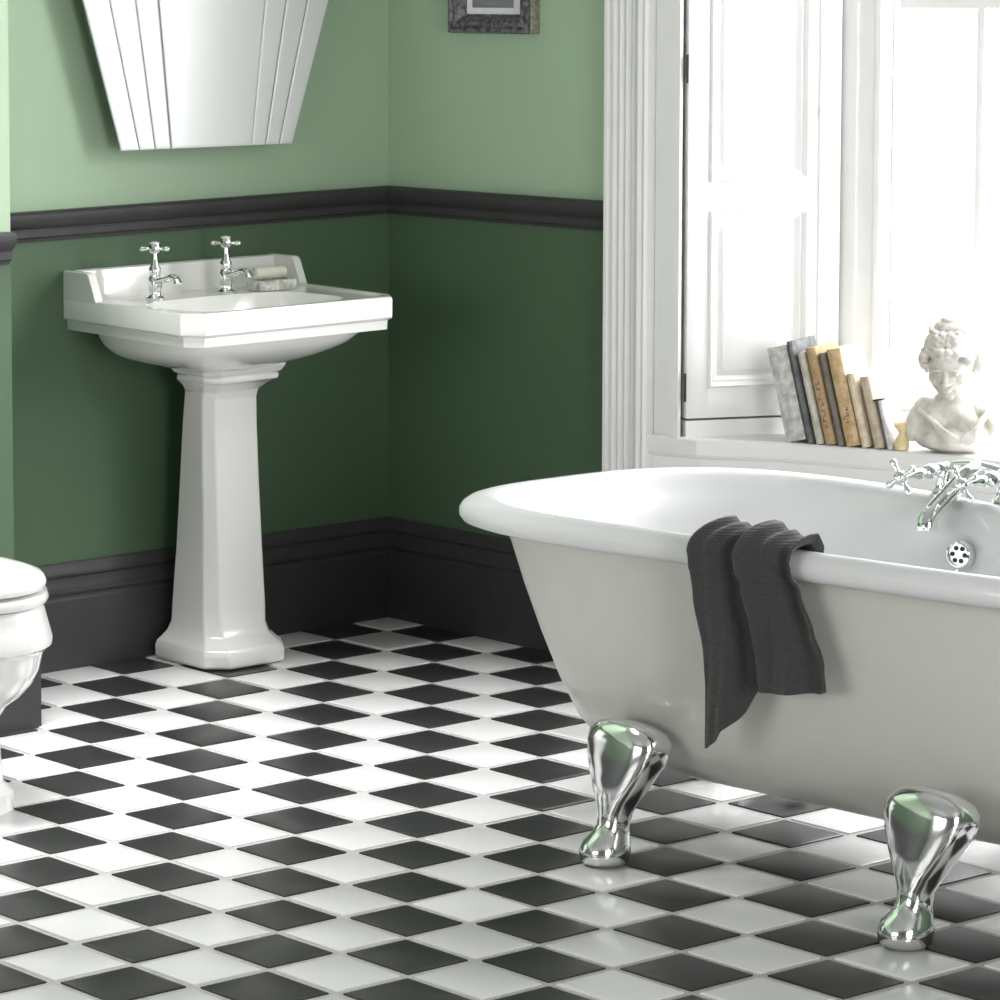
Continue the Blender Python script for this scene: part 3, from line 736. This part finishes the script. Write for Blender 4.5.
for k, (s0, t, h, dp, c1, c2, lab, nm) in enumerate(BK):
    s0 *= .83; t *= .83
    base = s_org+su*(s0-.010)
    root = thing('book', lab, 'book', (base.x, base.y, SZ), 0, 'books leaning on the window sill')
    root.matrix_world = Matrix.Translation((base.x, base.y, SZ)) @ SM @ Matrix.Translation((0, .004+.0*k, 0)) @ Matrix.Rotation(-LEAN, 4, 'Y')
    cm = book_mat('book_cover_'+nm, c1, c2)
    # local: x thickness, y depth (back), z height; lean about the lower-left edge keeps lower-right edge above sill -> lift
    lift = t*math.sin(LEAN)
    b = bmesh.new(); ct = .0022
    # spine with slight round + covers (one continuous C-section)
    sect = [(0, dp), (0, .004), (t*.12, .0008), (t*.5, -.0015), (t*.88, .0008), (t, .004), (t, dp), (t-ct, dp), (t-ct, .006), (t*.5, .003), (ct, .006), (ct, dp)]
    loft(b, [[Vector((x, y, z)) for x, y in sect] for z in (0, .0015, h-.0015, h)])
    for zz in (h*.14, h*.80):   # raised bands on the spine
        if k in (0, 3, 5): loft(b, [[Vector((t*q, y-.0022*(1-abs(2*q-1)**4), zz+dz)) for q, y in ((.05, .002), (.25, -.0002), (.5, -.0016), (.75, -.0002), (.95, .002))]+[Vector((t*.5, .004, zz+dz))] for dz in (0, .003)])
    cv = link('cover', b, cm, root, smooth=40)
    b = bmesh.new(); box(b, (ct+.0002, .0045, .003), (t-ct-.0002, dp-.003, h-.004))
    link('page_block', b, 'pages', root, smooth=None)
    if k in (3, 5):
        b = bmesh.new()
        for q in range(9 if k == 3 else 5):
            z = h*(.18+.055*q) if k == 3 else h*(.24+.03*q)
            e = random.random()*.25
            box(b, (t*(.28+e), -.0020, z), (t*(.72-e*.5), .002, z+.0028), .0003)
            if q % 3: box(b, (t*(.30 if q % 2 else .62), -.0020, z), (t*(.30 if q % 2 else .62)+.002, .002, z+.0075), .0003)
        link('spine_lettering', b, 'ink', cv)
    for ch in root.children: ch.location.z = 0
    root.matrix_world = root.matrix_world.copy()
    root.location.z = SZ+.0006
    if k == 8:
        b = bmesh.new(); box(b, (-.006, -.004, h-.004), (t+.006, .03, h-.001), .0008); o = link('ribbon', b, 'black', root); o['label'] = 'black ribbon'

# small amber ornament and bust
bm = bmesh.new()
lathe(bm, [(.012, 0), (.0155, .003), (.0165, .012), (.015, .024), (.009, .036), (.0075, .042), (.010, .047), (.0165, .056), (.018, .062), (.0155, .066), (.011, .060), (.002, .056)], n=20)
ob = link('candle_holder', bm, 'amber', smooth=40); p = s_org+su*.224-sn*.022; ob.location = (p.x, p.y, SZ); ob.scale = (.9, .9, .85); tag(ob, 'small amber glazed candle holder between the books and the bust', 'candle holder')

def bust():
    b = bmesh.new()
    E = lambda c, r, m=None: ellipsoid(b, c, r, m, 24, 16)
    rz = lambda a, ax='Z': Matrix.Rotation(R(a), 4, ax)
    # torso (front is -y)
    E((0, .008, .034), (.070, .040, .034)); E((0, .004, .056), (.058, .036, .032))
    E((-.044, .006, .066), (.026, .026, .024)); E((.044, .008, .066), (.027, .026, .024))
    E((-.066, .010, .044), (.017, .024, .032), rz(14, 'Y')); E((.066, .012, .044), (.018, .024, .032), rz(-14, 'Y'))
    E((-.024, -.016, .048), (.026, .020, .022)); E((.026, -.016, .046), (.026, .020, .022))
    E((0, .006, .018), (.066, .040, .020)); E((0, -.020, .024), (.046, .022, .020), rz(0))
    E((0, .006, .082), (.034, .026, .022))
    # drapery folds across the chest
    for k in range(6):
        q = smooth_path([(-.058+.006*k, -.018, .070-.004*k), (-.030+.004*k, -.038, .052-.006*k), (.004, -.040, .030-.002*k), (.034, -.036, .018)], 6)
        tube(b, q, .0045, 8)
    for k in range(4):
        q = smooth_path([(.062-.004*k, -.014, .070-.006*k), (.044, -.034, .050-.008*k), (.018, -.040, .026-.003*k)], 6); tube(b, q, .004, 8)
    tube(b, smooth_path([(-.064, -.004, .026), (-.03, -.036, .016), (.02, -.040, .014), (.062, -.004, .030)], 8), .006, 8)
    for v in b.verts: v.co.z *= 1.12
    # neck, head bowed slightly forward and to its right
    tube(b, [(0, .008, .090), (-.002, .004, .110), (-.003, -.002, .127), (-.004, -.006, .14)], [.028, .022, .021, .023], 20)
    Hm = Matrix.Translation((-.004, -.012, .162)) @ Matrix.Rotation(R(-6), 4, 'Z') @ Matrix.Rotation(R(16), 4, 'X') @ Matrix.Scale(1.22, 4)
    def HE(c, r, m=None):
        mm = Hm.to_3x3().to_4x4() @ (m if m else Matrix()); ellipsoid(b, Hm @ Vector(c), r, mm, 22, 16)
    HE((0, .004, .010), (.036, .042, .040)); HE((0, -.008, -.008), (.030, .033, .040)); HE((0, -.016, -.032), (.016, .018, .014))
    HE((0, -.026, -.040), (.009, .009, .008))
    # brow, nose, cheeks, lips, chin
    HE((0, -.034, .012), (.024, .010, .014))
    HE((-.012, -.0385, .0045), (.010, .004, .003), rz(8, 'Y')); HE((.012, -.0385, .0045), (.010, .004, .003), rz(-8, 'Y'))
    HE((0, -.041, -.004), (.0038, .006, .013), rz(-12, 'X')); HE((0, -.0455, -.0145), (.0055, .0055, .0045)); HE((-.0045, -.042, -.0155), (.0035, .004, .003)); HE((.0045, -.042, -.0155), (.0035, .004, .003))
    HE((-.017, -.027, -.010), (.010, .010, .012)); HE((.017, -.027, -.010), (.010, .010, .012))
    HE((-.0125, -.0345, -.0015), (.006, .004, .0032)); HE((.0125, -.0345, -.0015), (.006, .004, .0032))
    HE((0, -.0385, -.0235), (.0085, .004, .0022)); HE((0, -.0375, -.0285), (.007, .004, .0026))
    HE((-.035, .002, -.006), (.004, .008, .011)); HE((.035, .002, -.006), (.004, .008, .011))
    # hair: waved fringe parted in the middle, side locks, band and bun
    for s in (-1, 1):
        for k in range(4):
            z = .024+.0075*k; w_ = 1-.11*k
            q = [Hm @ Vector(p) for p in ((s*.001, -.036+.005*k, z+.005), (s*.010*w_, -.0395+.005*k, z-.002), (s*.020*w_, -.033+.004*k, z+.004), (s*.030*w_, -.021+.003*k, z-.004), (s*.037*w_, -.006+.002*k, z-.001), (s*.038*w_, .012, z-.010))]
            tube(b, smooth_path(q, 6), .0052, 8)
        for k in range(5):
            a_ = .5+.42*k; ell = (s*.033*math.cos(a_*.55), -.030+.013*k, .020-.007*k)
            HE(ell, (.0085, .0085, .0080))
        for k in range(5): HE((s*(.005+.0075*k), -.037+.0045*k, .033-.003*k+(.003 if k % 2 else 0)), (.0062, .005, .0052))
        HE((s*.039, .008, .002), (.009, .014, .016)); HE((s*.0125, -.0425, .0065), (.0085, .0030, .0022), rz(s*10, 'Y'))
        HE((s*.0125, -.0385, -.0025), (.0055, .0030, .0016))
    HE((0, .010, .028), (.0385, .040, .028)); HE((0, .006, .048), (.029, .028, .011))
    for k in range(14):
        a = 2*math.pi*k/14; HE((.0255*math.cos(a), .006+.0255*math.sin(a), .0545), (.006, .006, .0045))
    HE((0, .008, .060), (.021, .021, .010)); HE((.001, .008, .069), (.013, .013, .006))
    HE((0, .040, .004), (.020, .014, .020))
    return b
bp = s_org+su*.318-sn*.045
bs = link('bust', bust(), 'plaster', smooth=180)
bs.location = (bp.x, bp.y, SZ+.001); bs.rotation_euler = (0, 0, R(33)); bs.scale = (1.10, 1.10, 1.10)
rm = bs.modifiers.new('remesh', 'REMESH'); rm.mode = 'VOXEL'; rm.voxel_size = .0013; rm.use_smooth_shade = True
smm = bs.modifiers.new('smooth', 'SMOOTH'); smm.iterations = 1; smm.factor = .4
tag(bs, 'small weathered plaster bust of a woman with pinned-up curls on the window sill', 'bust')
